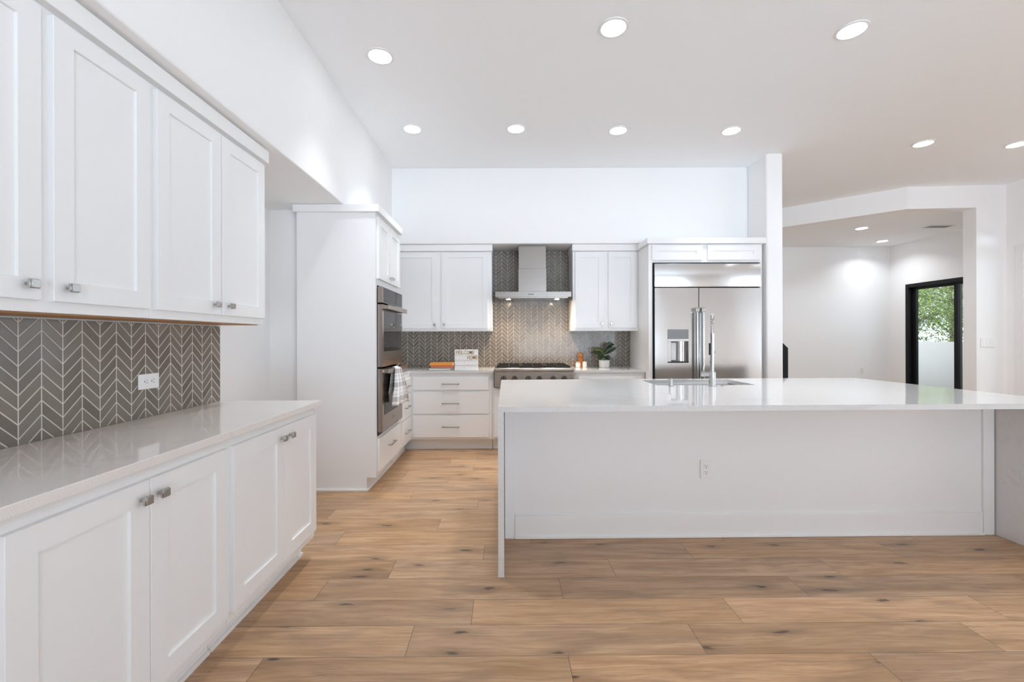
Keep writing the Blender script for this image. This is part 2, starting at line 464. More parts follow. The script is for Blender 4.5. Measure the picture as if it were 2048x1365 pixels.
# sliding glass door in the far room
wf = NB()
box(wf, 7.40, 7.53, 8.02, 8.079, 0.0, 2.259, bev=0.002); box(wf, 7.40, 7.53, 6.251, 6.31, 0, 2.259, bev=0.002)
box(wf, 7.40, 7.53, 6.31, 8.02, 2.195, 2.259, bev=0.002); box(wf, 7.40, 7.53, 6.31, 8.02, 0.0, 0.04)
w1 = struct('window_1', wf, black_m)
bm = NB()
box(bm, 7.475, 7.52, 7.95, 8.02, 0.04, 2.195, bev=0.002); box(bm, 7.475, 7.52, 7.18, 7.275, 0.04, 2.195, bev=0.002)
box(bm, 7.475, 7.52, 7.275, 7.95, 2.15, 2.195); box(bm, 7.475, 7.52, 7.275, 7.95, 0.04, 0.11)
mk('sash', bm, black_m, w1)
bm = NB()
box(bm, 7.42, 7.465, 7.16, 7.19, 0.04, 2.195, bev=0.002); box(bm, 7.42, 7.465, 6.31, 6.37, 0.04, 2.195, bev=0.002)
box(bm, 7.42, 7.465, 6.37, 7.16, 2.15, 2.195); box(bm, 7.42, 7.465, 6.37, 7.16, 0.04, 0.11)
mk('sash', bm, black_m, w1)
bm = NB(); box(bm, 7.494, 7.500, 7.27, 7.955, 0.105, 2.155); mk('glass_pane', bm, glass_m, w1)
bm = NB(); box(bm, 7.440, 7.446, 6.365, 7.165, 0.105, 2.155); mk('glass_pane', bm, glass_m, w1)

# outside the sliding door
stucco = M('stucco', (0.33, 0.295, 0.265), 0.9)
bump(stucco, noise(stucco, 60, 4, objco(stucco)), 0.4, 0.006)
conc = M('terrace_concrete', (0.42, 0.41, 0.40), 0.9)
bm = NB(); box(bm, 7.56, 9.45, 3.0, 15.0, -0.2, -0.03); struct('floor_terrace', bm, conc)
bm = NB(); box(bm, 9.22, 9.42, 3.0, 15.0, -0.03, 1.185, bev=0.01); struct('wall_terrace', bm, stucco)
grass = M('lawn', (0.10, 0.16, 0.05), 0.9)
bm = NB(); box(bm, 9.45, 40, -10, 45, -0.5, -0.25); struct('floor_garden', bm, grass)

# ------------------------------------------------------------------ trims (crown strips)
def trim(name, *b):
    bm = NB(); box(bm, *b, bev=0.003); return struct(name, bm, trim_m)
trim('trim_1', -1.69, -1.412, 0.94, 2.588, 2.32, 2.392)           # over the near wall cabinets
# ------------------------------------------------------------------ cabinet hardware
def knob_bm():
    """square knob sitting on y=0, facing -Y"""
    bm = NB()
    cyl(bm, (0, 0, 0), (0, -0.019, 0), 0.0055, 14)
    box(bm, -0.0145, 0.0145, -0.026, -0.0185, -0.0145, 0.0145, bev=0.002)
    box(bm, -0.0125, 0.0125, -0.031, -0.026, -0.0125, 0.0125, bev=0.0015)
    return bm
KNOB = None
def add_knob(parent, x, z, y=-0.02):
    global KNOB
    if KNOB is None:
        o = mk('knob', knob_bm(), nickel_m, parent, (x, y, z)); KNOB = o
    else:
        o = bpy.data.objects.new('knob', KNOB.data); COL.objects.link(o); o.parent = parent; o.location = (x, y, z)
    o['label'] = 'square satin nickel knob'
    return o
def add_pull(parent, x, z, y=-0.02, ln=0.2):
    bm = NB()
    box(bm, -ln / 2, ln / 2, -0.034, -0.025, -0.0055, 0.0055, bev=0.0015)
    for s in (-1, 1): box(bm, s * (ln / 2 - 0.012) - 0.005, s * (ln / 2 - 0.012) + 0.005, -0.026, 0, -0.005, 0.005)
    o = mk('pull_handle', bm, nickel_m, parent, (x, y, z)); o['label'] = 'slim satin nickel bar pull'
    return o

def cabinet(name, label, cat, loc, rz, w, depth, z0, z1, doors=(), drawers=(), toe=0.0, group=None, underside=None, boxes=None, rail=0.065, toe_more=0.0, toe_left=0.0):
    t = thing(name, label, cat, loc, rz, group)
    bm = NB()
    if boxes:
        for b in boxes: box(bm, *b, bev=0.0015)
    else: box(bm, 0, w, 0, depth, z0, z1, bev=0.0015)
    mk('body', bm, cab_m, t)
    if toe:
        bm = NB(); box(bm, 0.002 - toe_left, w - 0.002 + toe_more, 0.075, depth - 0.02, 0.0, z0 - 0.0005)
        box(bm, 0.002 - toe_left, w - 0.002 + toe_more, 0.062, 0.075, 0.0, 0.018, bev=0.003)
        mk('toe_kick', bm, cab_m, t)
    for (a, b, c, d, kx, kz) in doors:
        bm = NB(); shaker(bm, a, b, c, d, rail=rail); o = mk('door', bm, cab_m, t)
        if kx is not None: add_knob(o, kx, kz)
    for (a, b, c, d, px, pz) in drawers:
        bm = NB(); box(bm, a, b, -0.02, -0.0002, c, d, bev=0.002); o = mk('drawer_front', bm, cab_m, t)
        if px is not None: add_pull(o, px, pz)
    if underside:
        bm = NB(); box(bm, 0.004, w - 0.004, 0.03, depth - 0.002, z0 - 0.004, z0 - 0.0005); o = mk('underside_panel', bm, underside, t)
        o['label'] = 'unpainted orange-brown wooden underside'
    return t

R90 = PI / 2
# near wall cabinets on the left
cabinet('wall_cabinet', 'white two-door wall cabinet at the left edge, cut off by the photo frame', 'cabinet', (-1.445, 0.945, 0), R90, 0.811, 0.244, 1.364, 2.3195,
        doors=[(0.02, 0.389, 1.40, 2.302, 0.345, 1.446), (0.424, 0.797, 1.40, 2.302, 0.465, 1.446)], underside=wood_u, group='wall cabinets above the left counter')
cabinet('wall_cabinet', 'white two-door wall cabinet above the free end of the left counter', 'cabinet', (-1.445, 1.757, 0), R90, 0.818, 0.244, 1.364, 2.3195,
        doors=[(0.018, 0.414, 1.40, 2.302, 0.362, 1.448), (0.426, 0.806, 1.40, 2.302, 0.470, 1.448)], underside=wood_u, group='wall cabinets above the left counter')
# near base cabinets on the left
cabinet('base_cabinet', 'white two-door base cabinet at the left edge, nearest the viewer', 'cabinet', (-1.145, 0.953, 0), R90, 0.816, 0.553, 0.11, 0.8835,
        doors=[(0.02, 0.4165, 0.155, 0.838, 0.382, 0.785), (0.4195, 0.798, 0.155, 0.838, 0.449, 0.785)], toe=0.1, group='base cabinets under the left counter', rail=0.07)
cabinet('base_cabinet', 'white two-door base cabinet at the free end of the left counter', 'cabinet', (-1.145, 1.770, 0), R90, 0.805, 0.553, 0.11, 0.8835,
        doors=[(0.019, 0.4295, 0.155, 0.838, 0.392, 0.784), (0.4325, 0.792, 0.155, 0.838, 0.473, 0.784)], toe=0.1, group='base cabinets under the left counter', rail=0.07)
bm = NB(); box(bm, -1.6895, -1.10, 0.93, 2.583, 0.884, 0.914, bev=0.0025)
tag(mk('countertop', bm, quartz_b), 'greige quartz countertop on the left base cabinets, reflecting the tiles', 'countertop')

# outlet builder: facing -Y, on y=0
def outlet(label, loc, rz, horizontal=False, group=None, tilt=0):
    t = thing('wall_outlet', label, 'outlet', loc, rz, group)
    def P(bm, a, b, c, d, e, f, bev=0.0):
        if horizontal: box(bm, c, d, a, b, e, f, bev=bev) if False else box(bm, e, f, c, d, a, b, bev=bev)
        else: box(bm, a, b, c, d, e, f, bev=bev)
    bm = NB(); P(bm, -0.0355, 0.0355, -0.007, 0, -0.058, 0.058, 0.0025); mk('cover_plate', bm, white_pl, t)
    for s in (-1, 1):
        bm = NB(); P(bm, -0.017, 0.017, -0.009, -0.0068, s * 0.0195 - 0.0145, s * 0.0195 + 0.0145, 0.001); so = mk('socket', bm, white_pl, t)
        bm = NB()
        P(bm, -0.0078, -0.0056, -0.0094, -0.0089, s * 0.0195 - 0.001, s * 0.0195 + 0.008); P(bm, 0.0056, 0.0078, -0.0094, -0.0089, s * 0.0195 - 0.001, s * 0.0195 + 0.007)
        P(bm, -0.0025, 0.0025, -0.0094, -0.0089, s * 0.0195 - 0.011, s * 0.0195 - 0.006); mk('slots', bm, slot_m, so)
    return t
outlet('white outlet mounted sideways on the chevron tiles above the left counter', (-1.6895, 2.046, 1.082), R90, True)

# ------------------------------------------------------------------ tall oven cabinet
pz = cabinet('oven_cabinet', 'tall white cabinet housing the double wall oven', 'cabinet', (-1.103, 3.65, 0), R90, 0.80, 0.66, 0.11, 2.32,
     boxes=[(0.02, 0.78, 0.075, 0.64, 0.0, 0.112), (0.78, 0.80, 0, 0.66, 0.112, 2.3405), (0.02, 0.78, 0.001, 0.64, 1.735, 2.34), (0.02, 0.78, 0.001, 0.64, 0.112, 0.446),
            (0.02, 0.045, 0.001, 0.02, 0.446, 1.735), (0.755, 0.78, 0.001, 0.02, 0.446, 1.735), (0.02, 0.78, 0.64, 0.66, 0.112, 2.32)],
     doors=[(0.035, 0.393, 1.79, 2.312, 0.362, 1.835), (0.403, 0.765, 1.79, 2.312, 0.436, 1.835)],
     drawers=[(0.035, 0.765, 0.152, 0.428, 0.40, 0.31)])
bm = NB(); a_ = [[bm.verts.new((x, y, z)) for y, z in ((0, 0.112), (0.075, 0.112), (0.075, 0), (0.66, 0), (0.66, 2.3405), (0, 2.3405))] for x in (0.0, 0.0199)]
bm.faces.new(a_[0]); bm.faces.new(a_[1][::-1])
for i in range(6): bm.faces.new((a_[0][i], a_[0][(i + 1) % 6], a_[1][(i + 1) % 6], a_[1][i]))
mk('side_panel', bm, cab_m, pz)
bm = NB(); box(bm, 0.0, 0.80, 0.062, 0.075, 0.0, 0.018, bev=0.003); box(bm, -0.012, 0.0, 0.066, 0.66, 0.0, 0.018, bev=0.003); mk('shoe_moulding', bm, trim_m, pz)
trim('trim_2', -1.785, -1.068, 3.622, 4.462, 2.341, 2.403)

ov = thing('double_wall_oven', 'stainless double wall oven with dark glass doors set in the tall cabinet', 'oven', (-1.103, 3.70, 0), R90)
# local: x along world Y (0..0.70), y back
bm = NB(); box(bm, 0.005, 0.695, 0.024, 0.56, 0.462, 1.728); mk('oven_body', bm, dark_m, ov)
def slab_with_window(bm_s, bm_g, x0, x1, z0, z1, gx0, gx1, gz0, gz1, y0=-0.043, y1=-0.004):
    for b in ((x0, gx0, z0, z1), (gx1, x1, z0, z1), (gx0, gx1, z0, gz0), (gx0, gx1, gz1, z1)):
        if b[1] - b[0] > 1e-4 and b[3] - b[2] > 1e-4: box(bm_s, b[0], b[1], y0, y1, b[2], b[3])
    box(bm_g, gx0 - 0.001, gx1 + 0.001, y0 + 0.0008, y1, gz0 - 0.001, gz1 + 0.001)
bs, bgl = NB(), NB(); slab_with_window(bs, bgl, 0, 0.70, 1.588, 1.722, 0.03, 0.70, 1.592, 1.720, y0=-0.043)
o = mk('control_panel', bs, oven_m, ov); mk('glass_fascia', bgl, oven_glass, o)
for z0, z1, g0, g1 in ((1.038, 1.572, 1.168, 1.520), (0.482, 1.022, 0.62, 0.972)):
    bs, bgl = NB(), NB(); slab_with_window(bs, bgl, 0, 0.70, z0, z1, 0.045, 0.67, g0, g1)
    o = mk('oven_door', bs, oven_m, ov); mk('door_glass', bgl, oven_glass, o)
    zh = z1 - 0.022
    bm = NB()
    box(bm, 0.02, 0.68, -0.098, -0.078, zh - 0.02, zh + 0.02, bev=0.004)
    for xx in (0.045, 0.655): box(bm, xx - 0.02, xx + 0.02, -0.082, -0.042, zh - 0.016, zh + 0.016, bev=0.003)
    mk('oven_handle', bm, oven_m, o)
    if z0 < 0.6:
        bm = NB(); cyl(bm, (0.35, -0.0428, z0 + 0.07), (0.35, -0.0445, z0 + 0.07), 0.014, 24); b_ = mk('badge', bm, nickel_m, o)
        bm = NB(); lathe(bm, [(0.0095, 0), (0.0095, 0.0007), (0.0115, 0.0007), (0.0115, 0)], 24, mat=Matrix.Translation((0.35, -0.0444, z0 + 0.07)) @ Matrix.Rotation(PI / 2, 4, 'X')); mk('badge_ring', bm, slot_m, o)
bm = NB(); box(bm, 0.0, 0.70, -0.006, 0.02, 0.452, 0.479); o = mk('vent_slot', bm, dark_m, ov)

# tea towel over the lower oven handle
towel_m = M('plaid_linen', (0.8, 0.8, 0.8), 0.9)
def plaid(m):
    uv = nd(m, 'ShaderNodeUVMap'); uv.uv_map = 'cloth'
    s = nd(m, 'ShaderNodeSeparateXYZ'); lk(m, uv.outputs[0], s.inputs[0])
    def stripes(c, per):
        f = math_(m, 'FRACT', math_(m, 'DIVIDE', c, per))
        wide = math_(m, 'MULTIPLY', mapr(m, f, 0.28, 0.31), mapr(m, f, 0.62, 0.65, 1, 0))
        thin = math_(m, 'MULTIPLY', mapr(m, f, 0.08, 0.10), mapr(m, f, 0.15, 0.17, 1, 0))
        thin2 = math_(m, 'MULTIPLY', mapr(m, f, 0.78, 0.80), mapr(m, f, 0.85, 0.87, 1, 0))
        return math_(m, 'ADD', wide, math_(m, 'MULTIPLY', math_(m, 'ADD', thin, thin2), 0.6))
    a = stripes(s.outputs[0], 0.14); b = stripes(s.outputs[1], 0.12)
    k = math_(m, 'MULTIPLY', math_(m, 'ADD', a, b), 0.42)
    lk(m, mixc(m, k, (0.84, 0.83, 0.82), (0.26, 0.225, 0.22)), bsdf(m).inputs['Base Color'])
    bump(m, noise(m, 900, 2, objco(m)), 0.3, 0.001)
plaid(towel_m)
def build_towel():
    """two hanging layers over the bar; local frame as the oven: x along the bar, -y outwards"""
    me = bpy.data.meshes.new('tea_towel'); bm = NB(); uvl = bm.loops.layers.uv.new('cloth')
    nx, nz = 36, 40
    zt = 1.026; c0 = 0.275
    def P(i, j):
        s = i / nx * 2 - 1                     # -1..1 across
        q = j / nz                             # 0 back hem .. 1 front hem
        u = q * 0.60 - 0.25                    # signed length from the top of the bar
        drop = abs(u)
        spread = 0.085 + min(drop, 0.34) / 0.34 * 0.135
        fold = math.sin(s * 7.5 + 0.6) * (0.006 + 0.026 * min(1, drop / 0.3)) + math.sin(s * 15 + 2) * 0.004
        x = c0 + s * spread + 0.02 * drop + 0.01 * math.sin(drop * 14)
        r = 0.014
        if drop < 0.03:
            a = u / 0.03 * PI / 2
            y = -0.088 - math.sin(a) * 0.014 - 0.0; z = zt + math.cos(a) * 0.012 - 0.010
            y -= fold * 0.25 * (1 if u > 0 else 0)
        else:
            z = zt - 0.010 - (drop - 0.03)
            if u > 0: y = -0.104 - 0.02 * (drop) - fold - 0.018 * min(1, drop / 0.2)
            else: y = -0.072 + 0.004 * math.sin(s * 6)
        if u > 0: z -= 0.035 * (s * 0.5 + 0.5) * q * 0.6
        return Vector((x, y, z)), (s * 0.22, u)
    V = {}; U = {}
    for i in range(nx + 1):
        for j in range(nz + 1):
            p, w_ = P(i, j); V[i, j] = bm.verts.new(p); U[i, j] = w_
    for i in range(nx):
        for j in range(nz):
            ks = [(i, j), (i + 1, j), (i + 1, j + 1), (i, j + 1)]
            f = bm.faces.new([V[k] for k in ks])
            for l, k in zip(f.loops, ks): l[uvl].uv = U[k]
    o = mk('tea_towel', bm, towel_m, None, (-1.103, 3.70, 0), (0, 0, R90), ang=80)
    sm = o.modifiers.new('thickness', 'SOLIDIFY'); sm.thickness = 0.0025; sm.offset = 0
    tag(o, 'white and grey plaid tea towel hanging over the lower oven handle', 'towel')
build_towel()

# ------------------------------------------------------------------ back run
DZ = [(0.694, 0.842), (0.422, 0.668), (0.153, 0.402)]; PZ = [0.762, 0.54, 0.273]
cabinet('drawer_base_cabinet', 'narrow white drawer base cabinet between the oven cabinet and the corner', 'cabinet', (-1.103, 4.453, 0), R90, 0.513, 0.66, 0.125, 0.8835,
        drawers=[(0.03, 0.44, a, b, 0.235, p) for (a, b), p in zip(DZ, PZ)], toe=0.1)
cabinet('drawer_base_cabinet', 'white three-drawer base cabinet left of the rangetop, below books and letter board', 'cabinet', (-1.127, 4.97, 0), 0, 0.955, 0.60, 0.125, 0.8835,
        drawers=[(0.055, 0.917, a, b, 0.485, p) for (a, b), p in zip(DZ, PZ)], toe=0.1, toe_left=0.09)
cabinet('range_base_cabinet', 'white base cabinet directly under the rangetop, mostly hidden behind the island', 'cabinet', (-0.170, 4.97, 0), 0, 0.948, 0.60, 0.125, 0.716,
        boxes=[(0, 0.018, 0, 0.6, 0.125, 0.8835), (0.93, 0.948, 0, 0.6, 0.125, 0.8835), (0.018, 0.93, 0, 0.6, 0.125, 0.716)],
        doors=[(0.022, 0.465, 0.153, 0.70, 0.43, 0.65), (0.475, 0.925, 0.153, 0.70, 0.51, 0.65)], toe=0.1)
cabinet('drawer_base_cabinet', 'white drawer base cabinet right of the rangetop, below the potted plant', 'cabinet', (0.780, 4.97, 0), 0, 0.792, 0.60, 0.125, 0.8835,
        drawers=[(0.034, 0.755, a, b, 0.395, p) for (a, b), p in zip(DZ, PZ)], toe=0.1)
bm = NB(); prism(bm, [(-1.828, 4.453), (-1.112, 4.453), (-1.112, 4.945), (-0.149, 4.945), (-0.149, 5.579), (-1.828, 5.579)], 0.884, 0.914)
bmesh.ops.bevel(bm, geom=bm.edges[:], offset=0.002, segments=2, affect='EDGES')
tag(mk('countertop', bm, quartz_m), 'L-shaped white quartz countertop left of the rangetop', 'countertop')
bm = NB(); box(bm, 0.759, 1.574, 4.945, 5.579, 0.884, 0.914, bev=0.002)
tag(mk('countertop', bm, quartz_m), 'short white quartz countertop between rangetop and refrigerator', 'countertop')

# rangetop
knob_m = M('dark_steel', (0.20, 0.18, 0.165), 0.25, 1.0)
rt = thing('rangetop', 'stainless gas rangetop with black grates and six knobs under the hood', 'rangetop', (0.305, 4.92, 0))
bm = NB(); box(bm, -0.449, 0.449, 0.0, 0.655, 0.7245, 0.916, bev=0.002); mk('body', bm, steel_m, rt)
bm = NB(); box(bm, -0.449, 0.449, -0.042, 0.06, 0.9, 0.944, bev=0.014, seg=4); mk('bullnose', bm, steel_m, rt, ang=30)
bm = NB(); box(bm, -0.43, 0.43, 0.064, 0.64, 0.9165, 0.925); mk('burner_tray', bm, grate_m, rt)
for gx in (-0.282, 0.0, 0.282):
    bm = NB()
    x0, x1, y0, y1 = gx - 0.137, gx + 0.137, 0.066, 0.635
    for a, b, c, d in ((x0, x1, y0, y0 + 0.014), (x0, x1, y1 - 0.014, y1), (x0, x0 + 0.014, y0, y1), (x1 - 0.014, x1, y0, y1), (x0, x1, 0.344, 0.358)):
        box(bm, a, b, c, d, 0.926, 0.962, bev=0.002)
    for yc in (0.208, 0.494):
        for k in range(4):
            a = k * PI / 2 + PI / 4
            ca, sa = math.cos(a), math.sin(a)
            box(bm, gx - 0.006, gx + 0.006, yc - 0.136, yc - 0.032, 0.946, 0.962) if k == 0 else None
        box(bm, gx - 0.006, gx + 0.006, yc + 0.032, yc + 0.136, 0.946, 0.962)
        box(bm, x0, gx - 0.032, yc - 0.006, yc + 0.006, 0.946, 0.962); box(bm, gx + 0.032, x1, yc - 0.006, yc + 0.006, 0.946, 0.962)
    mk('grate', bm, grate_m, rt)
    for yc in (0.208, 0.494):
        bm = NB(); lathe(bm, [(0.05, 0.925), (0.05, 0.934), (0.036, 0.936), (0.036, 0.944), (0.0, 0.946)], 24, (gx, yc, 0)); mk('burner', bm, grate_m, rt)
for kx in (-0.038, 0.085, 0.241, 0.366, 0.524, 0.647):
    bm = NB(); T = Matrix.Translation((kx - 0.305, 0.0, 0.823)) @ Matrix.Rotation(PI / 2, 4, 'X')
    lathe(bm, [(0.034, 0.0), (0.034, 0.006), (0.028, 0.008), (0.026, 0.036), (0.023, 0.041), (0.0, 0.041)], 28, mat=T)
    k = mk('knob', bm, knob_m, rt)
    bm = NB(); box(bm, kx - 0.309, kx - 0.301, -0.048, -0.038, 0.801, 0.845, bev=0.002); mk('knob_grip', bm, grate_m, k)

# hood
hood_m = steel('hood_steel', (0.31, 0.28, 0.255), 0.24)
hd = thing('range_hood', 'stainless chimney range hood on the chevron tile above the rangetop', 'range hood', (0.308, 5.08, 0))
bm = NB(); box(bm, -0.445, 0.445, 0.0, 0.498, 1.762, 1.825, bev=0.002); mk('canopy', bm, hood_m, hd)
bm = NB(); box(bm, -0.41, 0.41, 0.03, 0.48, 1.752, 1.762); fl = mk('filter', bm, hood_m, hd)
bm = NB(); box(bm, -0.169, 0.169, 0.172, 0.498, 1.8255, 2.122, bev=0.002); mk('lower_chimney', bm, hood_m, hd)
bm = NB(); box(bm, -0.165, 0.165, 0.176, 0.498, 2.122, 2.402, bev=0.002); mk('upper_chimney', bm, hood_m, hd)
for i, xx in enumerate((-0.05, -0.034, -0.018, 0.0, 0.03)):
    bm = NB(); cyl(bm, (xx, 0.001, 1.793), (xx, -0.004, 1.793), 0.0055 if i < 4 else 0.004, 14); mk('button', bm, slot_m if i < 4 else chrome_m, hd)
for xx in (-0.29, 0.29):
    bm = NB(); lathe(bm, [(0.034, 0.0), (0.034, 0.005), (0.026, 0.006)], 24, (xx, 0.14, 1.7465)); lr = mk('lamp_ring', bm, chrome_m, hd)
    bm = NB(); cyl(bm, (xx, 0.14, 1.7462), (xx, 0.14, 1.7455), 0.026, 24); mk('lamp', bm, hood_lamp_m, lr)
    hl = bpy.data.lights.new('beam', 'AREA'); hl.shape = 'DISK'; hl.size = 0.05; hl.spread = math.radians(115); hl.energy = 1.0; hl.color = (1.0, 0.80, 0.60)
    ho_ = bpy.data.objects.new('beam', hl); COL.objects.link(ho_); ho_.parent = hd; ho_.location = (xx, 0.14, 1.745)

# back wall cabinets
cabinet('wall_cabinet', 'white two-door wall cabinet left of the range hood', 'cabinet', (-1.42, 5.232, 0), 0, 1.24, 0.345, 1.366, 2.323,
        doors=[(0.027, 0.586, 1.40, 2.314, 0.555, 1.443), (0.634, 1.193, 1.40, 2.314, 0.668, 1.447)], group='wall cabinets beside the hood')
cabinet('wall_cabinet', 'white two-door wall cabinet between the hood and the refrigerator', 'cabinet', (0.791, 5.232, 0), 0, 0.784, 0.345, 1.366, 2.323,
        doors=[(0.028, 0.372, 1.40, 2.314, 0.345, 1.452), (0.424, 0.758, 1.40, 2.314, 0.455, 1.452)], group='wall cabinets beside the hood')
trim('trim_3', -1.82, -0.172, 5.196, 5.575, 2.324, 2.402)
trim('trim_4', 0.782, 1.575, 5.196, 5.575, 2.324, 2.402)

# refrigerator enclosure + refrigerator
cabinet('refrigerator_cabinet', 'white cabinet surround with two small doors above the refrigerator', 'cabinet', (1.577, 4.84, 0), 0, 1.262, 0.735, 0, 2.322,
        boxes=[(0, 0.042, 0, 0.735, 0, 2.322), (1.236, 1.262, 0, 0.735, 0, 2.322), (0.042, 1.236, 0, 0.735, 2.118, 2.322)],
        doors=[(0.034, 0.590, 2.143, 2.312, None, None), (0.650, 1.226, 2.143, 2.312, None, None)])
trim('trim_5', 1.55, 2.868, 4.805, 5.168, 2.324, 2.388)
handle_m = M('handle_steel', (0.42, 0.41, 0.40), 0.2, 1.0)
rf = thing('refrigerator', 'large built-in stainless side-by-side refrigerator with water dispenser', 'refrigerator', (1.622, 4.83, 0))
WF = 1.188; SP = 0.499
bm = NB(); box(bm, 0.003, WF - 0.003, 0.03, 0.68, 0.0, 2.105); mk('fridge_body', bm, dark_m, rf)
bm = NB(); box(bm, 0.012, WF, -0.022, 0.03, 1.842, 2.102, bev=0.006, seg=3); mk('top_grille_panel', bm, fridge_m, rf)
# left door with the dispenser cut-out
dx0, dx1, dz0, dz1 = 0.153, 0.384, 1.003, 1.374
bm = NB()
for b in ((0.012, dx0, 0.10, 1.832), (dx1, SP - 0.004, 0.10, 1.832), (dx0, dx1, 0.10, dz0), (dx0, dx1, dz1, 1.832)): box(bm, b[0], b[1], -0.022, 0.03, b[2], b[3])
bmesh.ops.remove_doubles(bm, verts=bm.verts, dist=1e-5)
ld = mk('door', bm, fridge_m, rf)
bm = NB(); box(bm, SP + 0.004, WF, -0.022, 0.03, 0.10, 1.832, bev=0.004); rd = mk('door', bm, fridge_m, rf)
bm = NB(); box(bm, 0.02, WF - 0.01, 0.03, 0.05, 0.0, 0.094); mk('base_grille', bm, dark_m, rf)
dp = NB(); box(dp, dx0, dx1, 0.026, 0.032, dz0, dz1); dsp = mk('dispenser', dp, disp_m, ld)
bm = NB(); box(bm, dx0, dx1, -0.026, 0.02, 1.268, dz1, bev=0.003); mk('control_panel', bm, disp_m, dsp)
bm = NB(); box(bm, dx0, dx1, -0.027, 0.02, 1.242, 1.267, bev=0.002); box(bm, dx0, dx0 + 0.036, -0.024, 0.02, 1.018, 1.242); mk('light_trim', bm, disp_l, dsp)
bm = NB(); box(bm, dx0 + 0.045, dx0 + 0.1, -0.004, 0.024, 1.03, 1.225, bev=0.004); mk('paddle', bm, disp_l, dsp)
bm = NB(); lathe(bm, [(0.075, 1.02), (0.075, 1.24)], 40, (dx0 + 0.175, 0.085, 0)); mk('chrome_back', bm, chrome_m, dsp)
bm = NB(); box(bm, dx0, dx1, -0.026, 0.025, dz0, dz0 + 0.012, bev=0.001); mk('drip_tray', bm, slot_m, dsp)
for par, hx in ((ld, 0.457), (rd, 0.523)):
    bm = NB()
    cyl(bm, (hx, -0.072, 0.42), (hx, -0.072, 1.60), 0.0165, 24); ho = mk('handle', bm, handle_m, par)
    for zz in (0.44, 1.585):
        bm = NB(); box(bm, hx - 0.019, hx + 0.019, -0.091, -0.022, zz - 0.028, zz + 0.028, bev=0.009, seg=2); mk('handle_bracket', bm, nickel_m, ho)

# ------------------------------------------------------------------ things on the back counter
def book(label, x, y, z, w, d, h, rz, cover, spine_front, ct=0.003):
    t = thing('book', label, 'book', (x, y, z), rz, 'books stacked on the back counter')
    pg = M('pages', (0.80, 0.77, 0.72), 0.8)
    bm = NB(); box(bm, -w / 2 + 0.003, w / 2 - 0.003, -d / 2 + 0.003, d / 2 - 0.003, ct, h - ct); mk('pages', bm, pg, t)
    bm = NB()
    box(bm, -w / 2, w / 2, -d / 2, d / 2, 0, ct); box(bm, -w / 2, w / 2, -d / 2, d / 2, h - ct, h)
    if spine_front: box(bm, -w / 2, w / 2, -d / 2, -d / 2 + 0.0028, 0, h)
    else: box(bm, -w / 2, -w / 2 + 0.0028, -d / 2, d / 2, 0, h)
    mk('cover', bm, cover, t)
    return t
book('bottom book of the counter stack, green cover and pale page edges', -0.775, 5.09, 0.9145, 0.25, 0.19, 0.024, 0.03, M('cover_green', (0.10, 0.26, 0.17), 0.4), False)
book('middle book of the counter stack, red cover with white page edges', -0.755, 5.085, 0.939, 0.245, 0.18, 0.026, -0.02, M('cover_red', (0.62, 0.035, 0.02), 0.4), False, 0.009)
book('top book of the counter stack, orange spine', -0.758, 5.085, 0.9655, 0.26, 0.185, 0.032, 0.015, M('cover_orange', (0.82, 0.33, 0.05), 0.4), True)

# letter board
marble = M('marble_board', (0.84, 0.83, 0.82), 0.35)
mv = math_(marble, 'ABSOLUTE', math_(marble, 'SUBTRACT', noise(marble, 7, 5, objco(marble), 1.5), 0.5))
lk(marble, mixc(marble, mapr(marble, mv, 0, 0.02, 0.35, 0), (0.84, 0.83, 0.82), (0.5, 0.49, 0.49)), bsdf(marble).inputs['Base Color'])
gold = M('gold_letter', (0.34, 0.19, 0.02), 0.35, 0.3)
card = M('letter_card', (0.86, 0.85, 0.80), 0.3)
lb = thing('letter_board', 'white marbled letter board reading WELCOME HOME in gold letters', 'sign', (-0.601, 4.985, 0.9145))
bm = NB(); box(bm, 0, 0.266, 0, 0.045, 0, 0.236, bev=0.003); mk('board', bm, marble, lb)
bm = NB()
for z in (0.063, 0.119, 0.124, 0.178, 0.183, 0.229): box(bm, 0.004, 0.262, -0.004, 0.001, z - 0.0018, z + 0.0018)
mk('rail', bm, white_pl, lb)
def letter(ch, x, z, h=0.043, w=0.026):
    bm = NB(); box(bm, x - w / 2 - 0.003, x + w / 2 + 0.003, -0.0018, -0.0002, z - 0.003, z + h + 0.003); tile = mk('letter_tile', bm, card, lb)
    cu = bpy.data.curves.new('letter', 'FONT'); cu.body = ch; cu.size = h * 1.4; cu.align_x = 'CENTER'; cu.extrude = 0.0006; cu.offset = 0.0003
    to = bpy.data.objects.new('tmp', cu); COL.objects.link(to)
    bpy.context.view_layer.update()
    me = bpy.data.meshes.new_from_object(to.evaluated_get(bpy.context.evaluated_depsgraph_get()))
    COL.objects.unlink(to); bpy.data.objects.remove(to)
    xs = [v.co.x for v in me.vertices]; ys = [v.co.y for v in me.vertices]
    sx = min(1.0, w / max(1e-6, max(xs) - min(xs))); sy = h / (max(ys) - min(ys)); cx = (max(xs) + min(xs)) / 2; y0 = min(ys)
    for v in me.vertices: v.co = Vector(((v.co.x - cx) * sx, -v.co.z, (v.co.y - y0) * sy))
    me.materials.append(gold)
    o = bpy.data.objects.new('letter', me); COL.objects.link(o); o.parent = tile; o.location = (x, -0.0026, z)
for i, ch in enumerate('WELCOME'): letter(ch, 0.026 + i * 0.0315, 0.184)
for i, ch in enumerate('HOME'): letter(ch, 0.158 + i * 0.0315, 0.1245)

